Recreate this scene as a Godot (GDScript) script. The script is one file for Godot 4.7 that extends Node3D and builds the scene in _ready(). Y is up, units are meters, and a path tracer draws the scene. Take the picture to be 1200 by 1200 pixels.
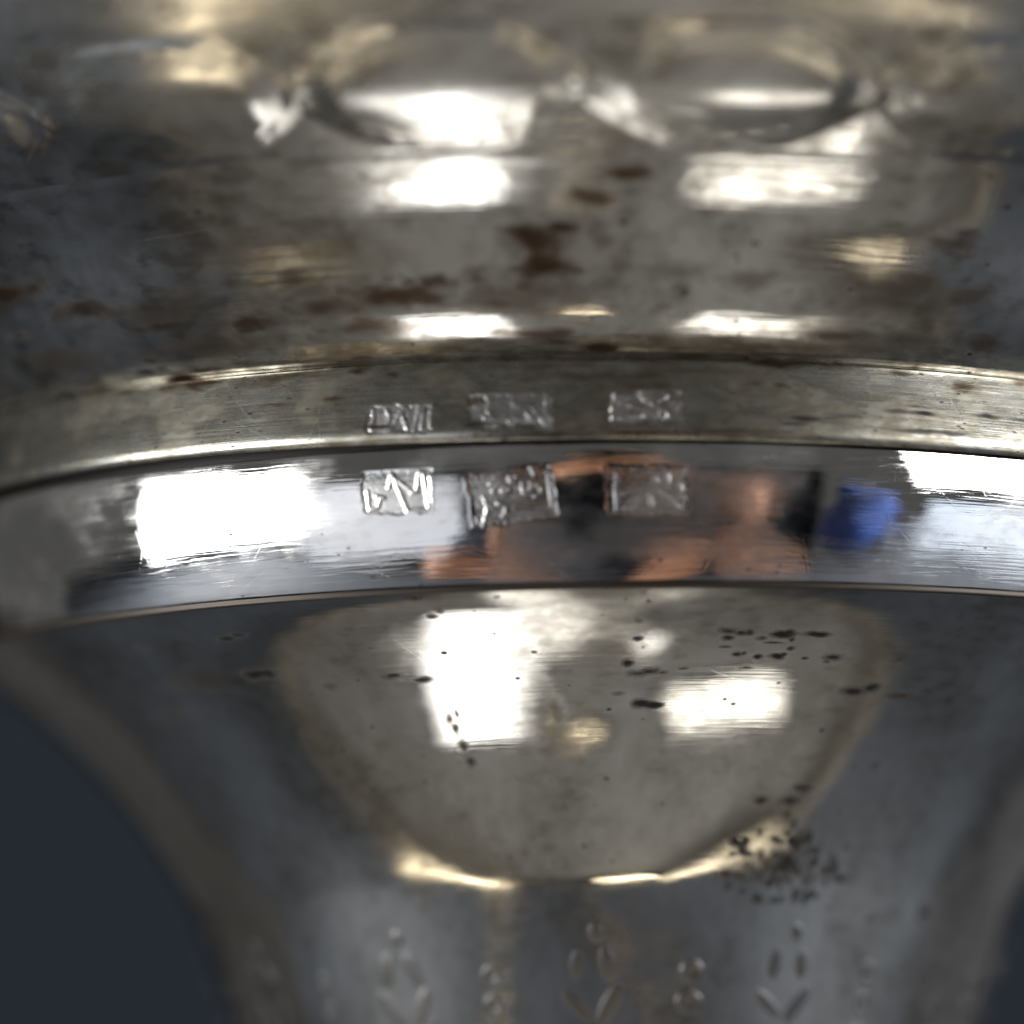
extends Node3D
# A close-up of two pieces of old silverware that meet at a seam. All builders work in millimetres (MM turns them into metres).

const MM := 0.001
const AXIS_LEAN := 0.0145
const BOSSES := 22
const STAMPS := 26

const STAINS_BOWL := [ # degrees round, height, half width, half height, 0 brown to 1 black, strength
	[-47.6, 9.89, 2.17, 0.55, 0.0, 0.75], [-41.3, 8.89, 1.56, 0.40, 0.0, 0.60], [-34.1, 7.97, 1.65, 0.28, 0.0, 0.50], [-26.7, 7.81, 2.09, 0.43, 0.0, 0.65], [-20.7, 8.14, 1.44, 0.48, 0.0, 0.55],
	[-15.4, 8.30, 2.08, 0.68, 0.0, 0.75], [-11.9, 8.74, 0.89, 0.52, 0.0, 0.70], [-17.5, 7.37, 2.11, 0.44, 0.0, 0.50], [-22.4, 9.17, 0.80, 0.45, 0.3, 0.50], [-5.1, 10.16, 1.20, 0.60, 0.0, 0.85],
	[-3.6, 10.54, 0.66, 0.30, 0.2, 0.80], [-4.6, 9.24, 1.13, 0.57, 0.0, 0.85], [-6.3, 8.51, 0.67, 0.40, 0.0, 0.60], [-3.9, 9.69, 0.33, 1.05, 0.0, 0.50], [-1.6, 11.51, 0.86, 0.44, 0.0, 0.75],
	[0.9, 12.29, 0.99, 0.38, 0.0, 0.80], [-9.4, 8.85, 0.67, 0.45, 0.0, 0.60], [-7.8, 7.93, 1.14, 0.35, 0.0, 0.50], [-5.5, 6.98, 2.02, 0.31, 0.2, 0.60], [-1.1, 6.50, 1.01, 0.30, 0.3, 0.80],
	[-3.6, 6.68, 1.01, 0.25, 0.5, 0.60], [23.6, 10.46, 1.10, 0.61, 0.0, 0.50], [20.5, 8.80, 2.15, 0.79, 0.5, 0.40], [26.0, 8.69, 1.50, 0.60, 0.5, 0.40], [16.9, 7.06, 2.11, 0.46, 0.5, 0.50],
	[28.9, 7.14, 1.56, 0.46, 0.6, 0.50], [22.4, 7.06, 1.46, 0.46, 0.6, 0.40], [-38.3, 6.57, 0.88, 0.30, 0.9, 0.80], [-37.2, 6.91, 0.61, 0.24, 0.8, 0.60], [-48.7, 8.48, 0.74, 0.17, 0.9, 0.60],
	[-25.2, 10.21, 1.49, 0.77, 0.4, 0.20], [9.7, 8.85, 2.03, 0.45, 0.3, 0.25], [3.7, 9.09, 2.00, 0.45, 0.4, 0.20], [-35.5, 6.24, 0.93, 0.24, 0.1, 0.80], [177.7, 12.78, 8.86, 0.20, 0.8, 0.60],
]

const STAINS_RIM := [ # degrees round, height, half width, half height, 0 brown to 1 black, strength
	[-34.1, 5.94, 1.49, 0.29, 0.1, 0.80], [-27.6, 5.82, 1.08, 0.34, 0.0, 0.45], [-25.0, 5.90, 1.12, 0.23, 0.0, 0.40], [-26.1, 4.70, 0.60, 0.17, 0.0, 0.50], [-41.1, 5.98, 0.64, 0.15, 0.1, 0.50],
	[-19.6, 5.93, 0.43, 0.17, 0.2, 0.80], [-16.7, 5.71, 0.35, 0.19, 0.3, 0.60], [-21.5, 4.78, 0.51, 0.11, 0.0, 0.50], [-17.8, 3.55, 0.78, 0.14, 0.6, 0.70], [-1.1, 5.42, 4.02, 0.33, 0.5, 0.45],
	[-4.9, 5.80, 3.03, 0.22, 0.4, 0.40], [2.8, 5.01, 2.01, 0.22, 0.5, 0.40], [-10.0, 4.44, 0.48, 0.17, 0.3, 0.40], [12.8, 6.05, 1.17, 0.23, 0.1, 0.85], [10.9, 5.16, 0.41, 0.14, 0.2, 0.40],
	[12.8, 5.13, 0.28, 0.11, 0.2, 0.60], [22.6, 5.89, 0.59, 0.14, 0.0, 0.55], [28.5, 5.54, 0.93, 0.22, 0.0, 0.60], [17.1, 6.01, 0.85, 0.17, 0.0, 0.30], [14.7, 3.79, 0.76, 0.14, 1.0, 0.80],
	[13.7, 3.56, 0.62, 0.08, 1.0, 0.60], [22.0, 4.30, 0.58, 0.11, 0.8, 0.50], [24.2, 4.30, 0.59, 0.11, 1.0, 0.80], [23.7, 4.57, 0.30, 0.08, 1.0, 0.60], [29.9, 4.38, 0.79, 0.11, 1.0, 0.70],
	[32.7, 4.36, 0.57, 0.08, 1.0, 0.60], [18.4, 3.98, 0.57, 0.08, 0.8, 0.50], [33.8, 5.96, 0.41, 0.17, 0.0, 0.50], [8.4, 3.20, 2.70, 0.11, 0.9, 0.50], [25.4, 3.54, 2.62, 0.11, 1.0, 0.50],
	[-4.9, 3.00, 2.01, 0.14, 0.9, 0.60], [4.7, 4.45, 0.47, 0.14, 0.4, 0.30], [-9.9, 3.46, 0.75, 0.14, 0.9, 0.80], [-6.1, 3.34, 0.87, 0.11, 0.9, 0.80], [6.0, 5.63, 2.70, 0.17, 0.5, 0.30],
]

const STAINS_PEDESTAL := [ # degrees round, height, half width, half height, 0 brown to 1 black, strength
	[-34.5, -3.92, 0.54, 0.14, 1.0, 0.90], [-33.4, -3.82, 0.41, 0.14, 1.0, 0.80], [-34.2, -5.21, 0.84, 0.29, 1.0, 0.90], [-33.0, -5.33, 0.41, 0.21, 1.0, 0.80], [-44.9, -3.91, 0.40, 0.18, 0.9, 0.40],
	[-65.7, -3.85, 1.41, 0.18, 0.9, 0.40], [-15.7, -3.01, 0.28, 0.20, 0.7, 0.90], [-15.1, -3.65, 0.21, 0.14, 0.5, 0.80], [-14.2, -3.42, 0.17, 0.20, 0.6, 0.60], [-20.5, -5.63, 0.51, 0.16, 0.7, 0.80],
	[-18.2, -5.82, 0.58, 0.16, 0.8, 0.80], [-16.3, -7.26, 0.21, 0.37, 0.5, 0.75], [-16.0, -7.71, 0.21, 0.43, 0.5, 0.75], [-15.6, -8.36, 0.25, 0.49, 0.6, 0.75], [-15.2, -8.88, 0.25, 0.27, 0.6, 0.80],
	[-15.5, -7.08, 0.11, 0.30, 0.5, 0.60], [-5.4, -7.02, 0.27, 0.67, 0.5, 0.35], [2.2, -4.57, 0.24, 0.13, 1.0, 0.80], [1.4, -5.42, 0.27, 0.24, 1.0, 0.95], [2.4, -5.81, 0.61, 0.20, 1.0, 0.90],
	[3.4, -5.75, 0.55, 0.20, 0.9, 0.90], [4.7, -5.78, 0.27, 0.12, 0.9, 0.70], [6.6, -5.65, 0.21, 0.08, 0.9, 0.60], [2.8, -6.87, 0.41, 0.22, 1.0, 0.95], [4.1, -6.99, 0.48, 0.19, 1.0, 0.95],
	[0.6, -6.53, 0.27, 0.11, 0.8, 0.30], [10.0, -4.32, 0.41, 0.17, 1.0, 0.90], [11.2, -4.37, 0.35, 0.17, 1.0, 0.85], [11.9, -4.36, 0.24, 0.21, 0.9, 0.90], [10.1, -4.56, 0.28, 0.17, 0.8, 0.90],
	[10.1, -4.86, 0.28, 0.08, 0.9, 0.70], [13.1, -4.56, 0.28, 0.13, 1.0, 0.70], [14.8, -4.45, 0.49, 0.21, 1.0, 0.90], [15.4, -4.35, 0.21, 0.17, 1.0, 0.90], [14.6, -4.73, 0.49, 0.08, 0.9, 0.70],
	[15.9, -4.62, 0.14, 0.13, 0.9, 0.90], [16.0, -4.89, 0.21, 0.13, 1.0, 0.90], [11.2, -5.13, 0.28, 0.17, 1.0, 0.90], [11.9, -5.09, 0.17, 0.12, 1.0, 0.80], [13.2, -5.23, 0.21, 0.16, 1.0, 0.90],
	[15.1, -5.18, 0.35, 0.17, 1.0, 0.90], [15.6, -5.14, 0.18, 0.12, 1.0, 0.90], [17.7, -5.27, 0.18, 0.08, 1.0, 0.90], [20.5, -5.20, 0.51, 0.21, 1.0, 0.95], [20.0, -5.36, 0.22, 0.12, 1.0, 0.70],
	[18.1, -4.41, 0.61, 0.17, 1.0, 0.90], [12.5, -5.60, 0.35, 0.08, 0.9, 0.70], [-0.8, -4.93, 1.02, 0.50, 0.8, 0.25], [24.2, -6.39, 0.83, 0.23, 1.0, 0.85], [25.6, -6.27, 0.38, 0.23, 1.0, 0.90],
	[29.5, -6.49, 0.80, 0.23, 0.9, 0.50], [32.0, -6.28, 0.33, 0.19, 0.9, 0.50], [22.3, -10.03, 0.60, 0.20, 0.9, 0.70], [20.8, -10.55, 0.52, 0.23, 0.9, 0.70], [17.3, -10.58, 0.44, 0.19, 0.9, 0.70],
	[21.0, -11.05, 0.22, 0.26, 0.9, 0.60], [20.2, -12.06, 0.30, 0.19, 1.0, 0.80], [23.9, -11.96, 0.23, 0.19, 1.0, 0.80], [23.2, -12.47, 0.46, 0.25, 0.9, 0.80], [22.9, -12.95, 0.30, 0.24, 0.9, 0.80],
	[28.6, -12.83, 0.32, 0.31, 1.0, 0.80], [28.0, -13.24, 0.32, 0.24, 1.0, 0.80], [30.9, -13.55, 0.57, 0.18, 0.9, 0.80], [14.5, -13.45, 0.50, 0.21, 0.9, 0.70], [16.1, -13.51, 0.44, 0.18, 0.9, 0.70],
	[19.2, -14.45, 0.37, 0.18, 0.9, 0.80], [22.0, -14.43, 0.60, 0.18, 0.9, 0.80], [24.3, -14.31, 0.31, 0.30, 1.0, 0.90], [27.2, -14.28, 0.32, 0.18, 0.9, 0.70], [22.7, -13.57, 0.53, 0.18, 0.8, 0.60],
	[29.9, -14.70, 0.24, 0.09, 0.9, 0.60], [30.3, -9.09, 0.28, 0.20, 0.9, 0.60], [46.5, -14.85, 0.52, 0.36, 1.0, 0.80], [36.9, -15.15, 0.35, 0.15, 0.9, 0.50], [30.3, -12.33, 0.33, 0.16, 0.9, 0.50],
	[19.6, -12.91, 0.74, 0.24, 0.8, 0.35], [26.1, -13.54, 1.01, 0.30, 0.8, 0.40], [-48.7, -6.35, 1.07, 0.31, 0.3, 0.40], [-40.9, -5.25, 1.85, 0.68, 0.1, 0.30], [-27.3, -5.89, 0.54, 0.24, 0.6, 0.40],
]


var rough_noise := FastNoiseLite.new()
var dent_noise := FastNoiseLite.new()
var fine_noise := FastNoiseLite.new()
var used := {}


# ---------------------------------------------------------------- nodes

func numbered(called: String) -> String:
	var k: int = used.get(called, 0)
	used[called] = k + 1
	return called if k == 0 else "%s_%03d" % [called, k]


func thing(called: String, label: String, category: String, at := Vector3.ZERO, group := "") -> Node3D:
	var o := Node3D.new()
	o.name = numbered(called)
	add_child(o, true)
	o.position = at * MM
	o.set_meta("label", label)
	o.set_meta("category", category)
	if group:
		o.set_meta("group", group)
	return o


func part(called: String, mesh: Mesh, mat: Material, parent: Node3D, at := Vector3.ZERO) -> MeshInstance3D:
	var o := MeshInstance3D.new()
	o.name = called
	o.mesh = mesh
	o.material_override = null
	for i in mesh.get_surface_count():
		o.set_surface_override_material(i, mat)
	parent.add_child(o, true)
	o.position = at * MM
	return o


func structure(called: String, label: String, mesh: Mesh, mat: Material) -> MeshInstance3D:
	var o := part(called, mesh, mat, self)
	o.set_meta("kind", "structure")
	o.set_meta("label", label)
	return o


# ---------------------------------------------------------------- surfaces of revolution

func spline(p: Array, t: float, k: int) -> Vector2:
	var a: Vector2 = p[maxi(k - 1, 0)] if k > 0 else 2.0 * p[0] - p[1]
	var b: Vector2 = p[k]
	var c: Vector2 = p[k + 1]
	var d: Vector2 = p[k + 2] if k + 2 < p.size() else 2.0 * p[-1] - p[-2]
	return 0.5 * (2.0 * b + (c - a) * t + (2.0 * a - 5.0 * b + 4.0 * c - d) * t * t + (3.0 * b - 3.0 * c + d - a) * t * t * t)


func resampled(raw: PackedVector2Array) -> Dictionary:   # (r, h) points at equal steps along the profile
	var n := 600
	var along := PackedFloat32Array([0.0])
	for i in range(1, raw.size()):
		along.append(along[i - 1] + raw[i].distance_to(raw[i - 1]))
	var total: float = along[-1]
	var out := PackedVector2Array()
	var k := 0
	for i in n + 1:
		var s := total * i / n
		while k < raw.size() - 2 and along[k + 1] < s:
			k += 1
		var f := clampf((s - along[k]) / maxf(along[k + 1] - along[k], 1e-6), 0.0, 1.0)
		out.append(raw[k].lerp(raw[k + 1], f))
	return {"p": out, "n": n, "len": total}


func profile_by_tilt(r0: float, tilts: Array) -> Dictionary:   # tilts: (height, how far the face leans up or down in degrees)
	var raw := PackedVector2Array()
	var r := r0
	var last := Vector2.ZERO
	for k in tilts.size() - 1:
		for j in 14:
			var q := spline(tilts, j / 14.0, k)
			if raw.size():
				r -= (q.x - last.x) * tan(deg_to_rad((q.y + last.y) / 2.0))
			raw.append(Vector2(r, q.x))
			last = q
	var e: Vector2 = tilts[-1]
	r -= (e.x - last.x) * tan(deg_to_rad((e.y + last.y) / 2.0))
	raw.append(Vector2(r, e.x))
	return resampled(raw)


func profile_by_points(points: Array) -> Dictionary:
	var raw := PackedVector2Array()
	for k in points.size() - 1:
		for j in 12:
			raw.append(spline(points, j / 12.0, k))
	raw.append(points[-1])
	return resampled(raw)


func at_s(pr: Dictionary, s: float) -> Vector2:
	var x: float = clampf(s / pr.len, 0.0, 1.0) * pr.n
	var i := mini(int(x), pr.n - 1)
	return pr.p[i].lerp(pr.p[i + 1], x - i)


func tangent(pr: Dictionary, s: float) -> Vector2:
	var e: float = pr.len / pr.n
	return (at_s(pr, minf(s + e, pr.len)) - at_s(pr, maxf(s - e, 0.0))).normalized()


func s_of_h(pr: Dictionary, h: float) -> float:
	var best := 0
	var miss := 1e9
	for i in pr.n + 1:
		var d: float = absf(pr.p[i].y - h)
		if d < miss:
			miss = d
			best = i
	return pr.len * best / pr.n


func new_acc() -> Dictionary:
	return {"v": PackedVector3Array(), "n": PackedVector3Array(), "u": PackedVector2Array(), "i": PackedInt32Array()}


func committed(acc: Dictionary) -> ArrayMesh:
	var a := []
	a.resize(Mesh.ARRAY_MAX)
	a[Mesh.ARRAY_VERTEX] = acc.v
	a[Mesh.ARRAY_NORMAL] = acc.n
	a[Mesh.ARRAY_TEX_UV] = acc.u
	a[Mesh.ARRAY_INDEX] = acc.i
	var m := ArrayMesh.new()
	m.add_surface_from_arrays(Mesh.PRIMITIVE_TRIANGLES, a)
	return m


# A piece of a turned surface: along the profile from s0 to s1, round the axis from a0 to a1 (radians, 0 faces +z). raise(s, a, point) lifts the skin along its normal.
func turned(acc: Dictionary, pr: Dictionary, s0: float, s1: float, a0: float, a1: float, ns: int, na: int, raise = null) -> void:
	var w := na + 3
	var way := signf(pr.p[-1].y - pr.p[0].y)   # which side of the profile is the outside
	var pos := PackedVector3Array()
	var out := PackedVector3Array()
	pos.resize((ns + 3) * w)
	out.resize((ns + 3) * w)
	for i in ns + 3:
		var s := s0 + (s1 - s0) * (i - 1) / ns
		var q := at_s(pr, s)
		var t := tangent(pr, s)
		if s < 0.0:
			q += t * s
		elif s > pr.len:
			q += t * (s - pr.len)
		var nr := t.y * way
		var nh := -t.x * way
		for j in w:
			var a := a0 + (a1 - a0) * (j - 1) / na
			var p := Vector3(q.x * sin(a), q.y, q.x * cos(a))
			var n := Vector3(nr * sin(a), nh, nr * cos(a))
			if raise != null:
				p += n * (raise as Callable).call(s, a, p)
			pos[i * w + j] = p
			out[i * w + j] = n
	var first: int = acc.v.size()
	for i in range(1, ns + 2):
		for j in range(1, na + 2):
			var k := i * w + j
			var n := (pos[k + w] - pos[k - w]).cross(pos[k + 1] - pos[k - 1]).normalized()
			if n.dot(out[k]) < 0.0:
				n = -n
			acc.v.append(pos[k] * MM)
			acc.n.append(n)
			var a := a0 + (a1 - a0) * (j - 1) / na
			acc.u.append(Vector2((rad_to_deg(a) + 60.0) / 120.0, (s0 + (s1 - s0) * (i - 1) / ns) / pr.len))
	var c := w + 1
	var flip := (pos[c + w] - pos[c]).cross(pos[c + 1] - pos[c]).dot(out[c]) > 0.0
	for i in ns:
		for j in na:
			var k: int = first + i * (na + 1) + j
			var d := k + na + 1
			if flip:
				acc.i.append_array([k, k + 1, d, k + 1, d + 1, d])
			else:
				acc.i.append_array([k, d, k + 1, k + 1, d, d + 1])


func lathe(points: Array, na := 96) -> ArrayMesh:
	var acc := new_acc()
	var pr := profile_by_points(points)
	turned(acc, pr, 0.0, pr.len, -PI, PI, 60, na)
	return committed(acc)


# ---------------------------------------------------------------- plain solids

func box_mesh(size: Vector3, bevel := 0.0) -> ArrayMesh:   # a box with chamfered edges
	var st := SurfaceTool.new()
	st.begin(Mesh.PRIMITIVE_TRIANGLES)
	var h := size / 2.0
	var b := minf(bevel, minf(h.x, minf(h.y, h.z)) * 0.9)
	var pts := []
	for sx in [-1, 1]:
		for sy in [-1, 1]:
			for sz in [-1, 1]:
				var s := Vector3(sx, sy, sz)
				for ax in 3:
					var v := h - Vector3(b, b, b)
					v[ax] = h[ax]
					pts.append(v * s)
	var faces := []
	var corner := func(sx, sy, sz, ax): return pts[(((sx + 1) / 2) * 4 + ((sy + 1) / 2) * 2 + (sz + 1) / 2) * 3 + ax]
	for ax in 3:
		for sg in [-1, 1]:
			var quad := []
			for k in [[-1, -1], [-1, 1], [1, 1], [1, -1]]:
				var s := [0, 0, 0]
				s[ax] = sg
				s[(ax + 1) % 3] = k[0]
				s[(ax + 2) % 3] = k[1]
				quad.append(corner.call(s[0], s[1], s[2], ax))
			faces.append(quad)
	if b > 0.0:
		for ax in 3:
			var ay := (ax + 1) % 3
			var az := (ax + 2) % 3
			for sy in [-1, 1]:
				for sz in [-1, 1]:
					var quad := []
					for k in [[-1, ay], [-1, az], [1, az], [1, ay]]:
						var s := [0, 0, 0]
						s[ax] = k[0]
						s[ay] = sy
						s[az] = sz
						quad.append(corner.call(s[0], s[1], s[2], k[1]))
					faces.append(quad)
		for sx in [-1, 1]:
			for sy in [-1, 1]:
				for sz in [-1, 1]:
					faces.append([corner.call(sx, sy, sz, 0), corner.call(sx, sy, sz, 1), corner.call(sx, sy, sz, 2)])
	for f in faces:
		var mid := Vector3.ZERO
		for v in f:
			mid += v
		var n: Vector3 = (f[1] - f[0]).cross(f[2] - f[0]).normalized()
		var turn := n.dot(mid) > 0.0
		if not turn:
			n = -n
		for k in range(1, f.size() - 1):
			for v in ([f[0], f[k + 1], f[k]] if turn else [f[0], f[k], f[k + 1]]):
				st.set_normal(n)
				st.set_uv(Vector2(v.x, v.y) / 100.0)
				st.add_vertex(v * MM)
	return st.commit()


# The skin round a set of tapered limbs, by surface nets. limbs: [from, to, radius, radius].
func skin(st: SurfaceTool, limbs: Array, cell: float, blend: float, flesh := 0) -> void:
	var lo := Vector3(1e9, 1e9, 1e9)
	var hi := -lo
	for l in limbs:
		var r: float = maxf(l[2], l[3]) + blend + 2.0 * cell
		lo = lo.min((l[0] as Vector3).min(l[1]) - Vector3(r, r, r))
		hi = hi.max((l[0] as Vector3).max(l[1]) + Vector3(r, r, r))
	var n := Vector3i(((hi - lo) / cell).ceil()) + Vector3i.ONE
	var f := PackedFloat32Array()
	f.resize(n.x * n.y * n.z)
	f.fill(1e3)
	for l in limbs:
		var a: Vector3 = l[0]
		var b: Vector3 = l[1]
		var r: float = maxf(l[2], l[3]) + blend + 2.0 * cell
		var i0 := Vector3i(((a.min(b) - Vector3(r, r, r) - lo) / cell).floor()).max(Vector3i.ZERO)
		var i1 := Vector3i(((a.max(b) + Vector3(r, r, r) - lo) / cell).ceil()).min(n - Vector3i.ONE)
		var ab := b - a
		var len2 := maxf(ab.length_squared(), 1e-6)
		for z in range(i0.z, i1.z + 1):
			for y in range(i0.y, i1.y + 1):
				var at := (z * n.y + y) * n.x
				for x in range(i0.x, i1.x + 1):
					var p := lo + Vector3(x, y, z) * cell
					var t := clampf((p - a).dot(ab) / len2, 0.0, 1.0)
					var d := (p - a - ab * t).length() - lerpf(l[2], l[3], t)
					var old := f[at + x]
					var h := maxf(blend - absf(old - d), 0.0) / blend
					f[at + x] = minf(old, d) - h * h * blend * 0.25
	var at_cell := {}
	var vs := PackedVector3Array()
	for z in n.z - 1:
		for y in n.y - 1:
			for x in n.x - 1:
				var k := (z * n.y + y) * n.x + x
				var c := [f[k], f[k + 1], f[k + n.x], f[k + n.x + 1], f[k + n.x * n.y], f[k + n.x * n.y + 1], f[k + n.x * n.y + n.x], f[k + n.x * n.y + n.x + 1]]
				var inside := 0
				for q in c:
					inside += 1 if q < 0.0 else 0
				if inside == 0 or inside == 8:
					continue
				var sum := Vector3.ZERO
				var m := 0
				for e in [[0, 1], [2, 3], [4, 5], [6, 7], [0, 2], [1, 3], [4, 6], [5, 7], [0, 4], [1, 5], [2, 6], [3, 7]]:
					var p: float = c[e[0]]
					var q: float = c[e[1]]
					if (p < 0.0) == (q < 0.0):
						continue
					var t := p / (p - q)
					var pa := Vector3(e[0] & 1, (e[0] >> 1) & 1, e[0] >> 2)
					var pb := Vector3(e[1] & 1, (e[1] >> 1) & 1, e[1] >> 2)
					sum += pa.lerp(pb, t)
					m += 1
				at_cell[k] = vs.size()
				vs.append(lo + (Vector3(x, y, z) + sum / m) * cell)
	var idx := PackedInt32Array()
	var step := [1, n.x, n.x * n.y]
	for k in at_cell:
		for ax in 3:
			var q: int = k + step[ax]
			if (f[k] < 0.0) == (f[q] < 0.0):
				continue
			var u: int = step[(ax + 1) % 3]
			var v: int = step[(ax + 2) % 3]
			if not (at_cell.has(k - u) and at_cell.has(k - v) and at_cell.has(k - u - v)):
				continue
			var a: int = at_cell[k]
			var b: int = at_cell[k - u]
			var c: int = at_cell[k - u - v]
			var d: int = at_cell[k - v]
			if f[k] < 0.0:
				idx.append_array([a, c, b, a, d, c])
			else:
				idx.append_array([a, b, c, a, c, d])
	var ns := PackedVector3Array()
	ns.resize(vs.size())
	for t in idx.size() / 3:
		var a := idx[t * 3]
		var b := idx[t * 3 + 1]
		var c := idx[t * 3 + 2]
		var g := (vs[c] - vs[a]).cross(vs[b] - vs[a])
		ns[a] += g
		ns[b] += g
		ns[c] += g
	for i in idx:
		st.set_normal(ns[i].normalized())
		st.set_uv(Vector2(vs[i].x, vs[i].y) / 100.0)
		st.add_vertex(vs[i] * MM)


# ---------------------------------------------------------------- materials

func noise_bytes(w: int, h: int, sd: int, freq: float, from_w := 0, from_h := 0, octaves := 4) -> PackedByteArray:
	var n := FastNoiseLite.new()
	n.seed = sd
	n.noise_type = FastNoiseLite.TYPE_SIMPLEX_SMOOTH
	n.frequency = freq
	n.fractal_octaves = octaves
	var im := n.get_image(from_w if from_w else w, from_h if from_h else h)
	if from_w or from_h:
		im.resize(w, h, Image.INTERPOLATE_CUBIC)
	return im.get_data()


# Old silver on a surface that is 120 degrees (span mm) wide and tall mm high in one texture. stains: [degrees, mm from the profile's start, half width mm, half height mm, kind, strength]
func silver(w: int, h: int, tall: float, sd: int, o: Dictionary, stains: Array, scratches := 0) -> StandardMaterial3D:
	var cloud := noise_bytes(w, h, sd, 0.009, w / 2, h / 2)
	var mottle := noise_bytes(w, h, sd + 1, 0.03)
	var streak := noise_bytes(w, h, sd + 2, 0.34, maxi(w / 40, 8), h, 3)
	var streak2 := noise_bytes(w, h, sd + 3, 0.09, maxi(w / 20, 8), h, 2)
	var edge := noise_bytes(w, h, sd + 4, 0.045, w / 2, h, 5)
	var grain := noise_bytes(w, h, sd + 5, 0.4)
	var alb := PackedByteArray()
	var orm := PackedByteArray()
	var hgt := PackedByteArray()
	alb.resize(w * h * 3)
	orm.resize(w * h * 3)
	hgt.resize(w * h)
	var mark := PackedFloat32Array()   # how deep the tarnish is
	var tint := PackedFloat32Array()   # 0 brown, 1 black
	mark.resize(w * h)
	tint.resize(w * h)
	for s in stains:
		var cx: float = (s[0] + 60.0) / 120.0 * w
		var cy: float = s[1] / tall * h
		var rx: float = s[2] / o.span * w
		var ry: float = s[3] / tall * h
		for y in range(maxi(int(cy - ry * 1.8), 0), mini(int(cy + ry * 1.8) + 1, h)):
			for x in range(maxi(int(cx - rx * 1.8), 0), mini(int(cx + rx * 1.8) + 1, w)):
				var k := y * w + x
				var d := Vector2((x - cx) / rx, (y - cy) / ry).length() + (edge[k] - 128) / 128.0 * 0.7
				var m: float = smoothstep(1.45, -0.1, d) * s[5]
				if m > mark[k]:
					mark[k] = m
					tint[k] = s[4]
	var speck := RandomNumberGenerator.new()
	speck.seed = sd * 31 + 7
	for i in int(o.get("specks", 0)):
		var cx := speck.randf() * w
		var cy := speck.randf() * h
		var rad := speck.randf_range(0.7, 2.6)
		var deep := speck.randf_range(0.25, 0.9)
		for y in range(maxi(int(cy - 3), 0), mini(int(cy + 4), h)):
			for x in range(maxi(int(cx - 6), 0), mini(int(cx + 7), w)):
				var k := y * w + x
				var m := deep * smoothstep(1.2, 0.4, Vector2((x - cx) / rad / 1.7, (y - cy) / rad).length())
				if m > mark[k]:
					mark[k] = m
					tint[k] = 0.8
	var dulled := PackedFloat32Array()
	dulled.resize(w * h)
	var line := PackedByteArray()
	line.resize(w * h)
	var rng := RandomNumberGenerator.new()
	rng.seed = sd * 77 + 5
	for i in scratches:
		var p := Vector2(rng.randf() * w, rng.randf() * h)
		var ang := rng.randf_range(-0.25, 0.25) if rng.randf() < 0.6 else rng.randf_range(-1.4, 1.4)
		var bend := rng.randf_range(-0.006, 0.006)
		var v := rng.randi_range(60, 220)
		if absf(ang) < 0.26:
			ang *= 0.2
			bend *= 0.1
		for j in rng.randi_range(12, 90) * (3 if absf(ang) < 0.06 else 1):
			ang += bend
			p += Vector2(cos(ang), sin(ang))
			if p.x >= 0 and p.x < w and p.y >= 0 and p.y < h:
				line[int(p.y) * w + int(p.x)] = v
	# fields that the punches left dull
	for d in o.get("dull", []):
		var cx: float = (rad_to_deg(d.a) + 60.0) / 120.0 * w
		var cy: float = d.s / tall * h
		var kx: float = o.span / w * 30.0
		var ky: float = tall / h * 30.0
		for y in range(maxi(int(cy - d.h / ky), 0), mini(int(cy + d.h / ky), h)):
			for x in range(int(cx - d.w / kx), int(cx + d.w / kx)):
				var q := Vector2((x - cx) * kx, (cy - y) * ky * d.way).rotated(d.turn)
				var e := minf(d.w / 2.0 - absf(q.x), d.h / 2.0 - absf(q.y)) + (edge[y * w + x] - 128) / 128.0 * 7.0
				dulled[y * w + x] = maxf(dulled[y * w + x], smoothstep(-3.0, 4.0, e))
	var base: Color = o.color
	var film: Color = o.film
	for k in w * h:
		var c := cloud[k] / 255.0
		var m := mottle[k] / 255.0
		var fi: float = clampf((c - 0.5) * 1.2 + 0.45 + (m - 0.5) * 1.1 * o.get("fleck", 1.0), 0.0, 1.0) * o.film_share
		var col := base.lerp(film, fi)
		var grime: float = smoothstep(0.50, 0.80, edge[k] / 255.0 * 0.55 + c * 0.45) * o.get("grime", 0.0)
		col = col.lerp(Color(0.44, 0.41, 0.375), grime)
		col = col.lerp(Color(0.76, 0.755, 0.74), dulled[k] * o.get("pale", 0.5))
		var t := mark[k]
		if t > 0.0:
			t = 1.0 - pow(1.0 - t, 1.7)
			col = col.lerp(Color(0.25, 0.185, 0.125).lerp(Color(0.10, 0.09, 0.085), tint[k]), t)
		alb[k * 3] = int(clampf(col.r, 0, 1) * 255)
		alb[k * 3 + 1] = int(clampf(col.g, 0, 1) * 255)
		alb[k * 3 + 2] = int(clampf(col.b, 0, 1) * 255)
		var r: float = o.rough + o.haze * smoothstep(0.45, 0.75, c) + o.mottle * (m - 0.5) + o.streak_rough * (streak[k] - 128) / 128.0 + line[k] / 255.0 * 0.12 + dulled[k] * o.get("dullness", 0.12) + grime * 0.06
		r += o.get("soft", 0.0) * smoothstep(0.46, 0.52, float(k / w) / h)
		r = lerpf(r, lerpf(0.3, 0.6, tint[k]), t * t)
		orm[k * 3] = 255
		orm[k * 3 + 1] = int(clampf(r, 0.03, 1.0) * 255)
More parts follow.
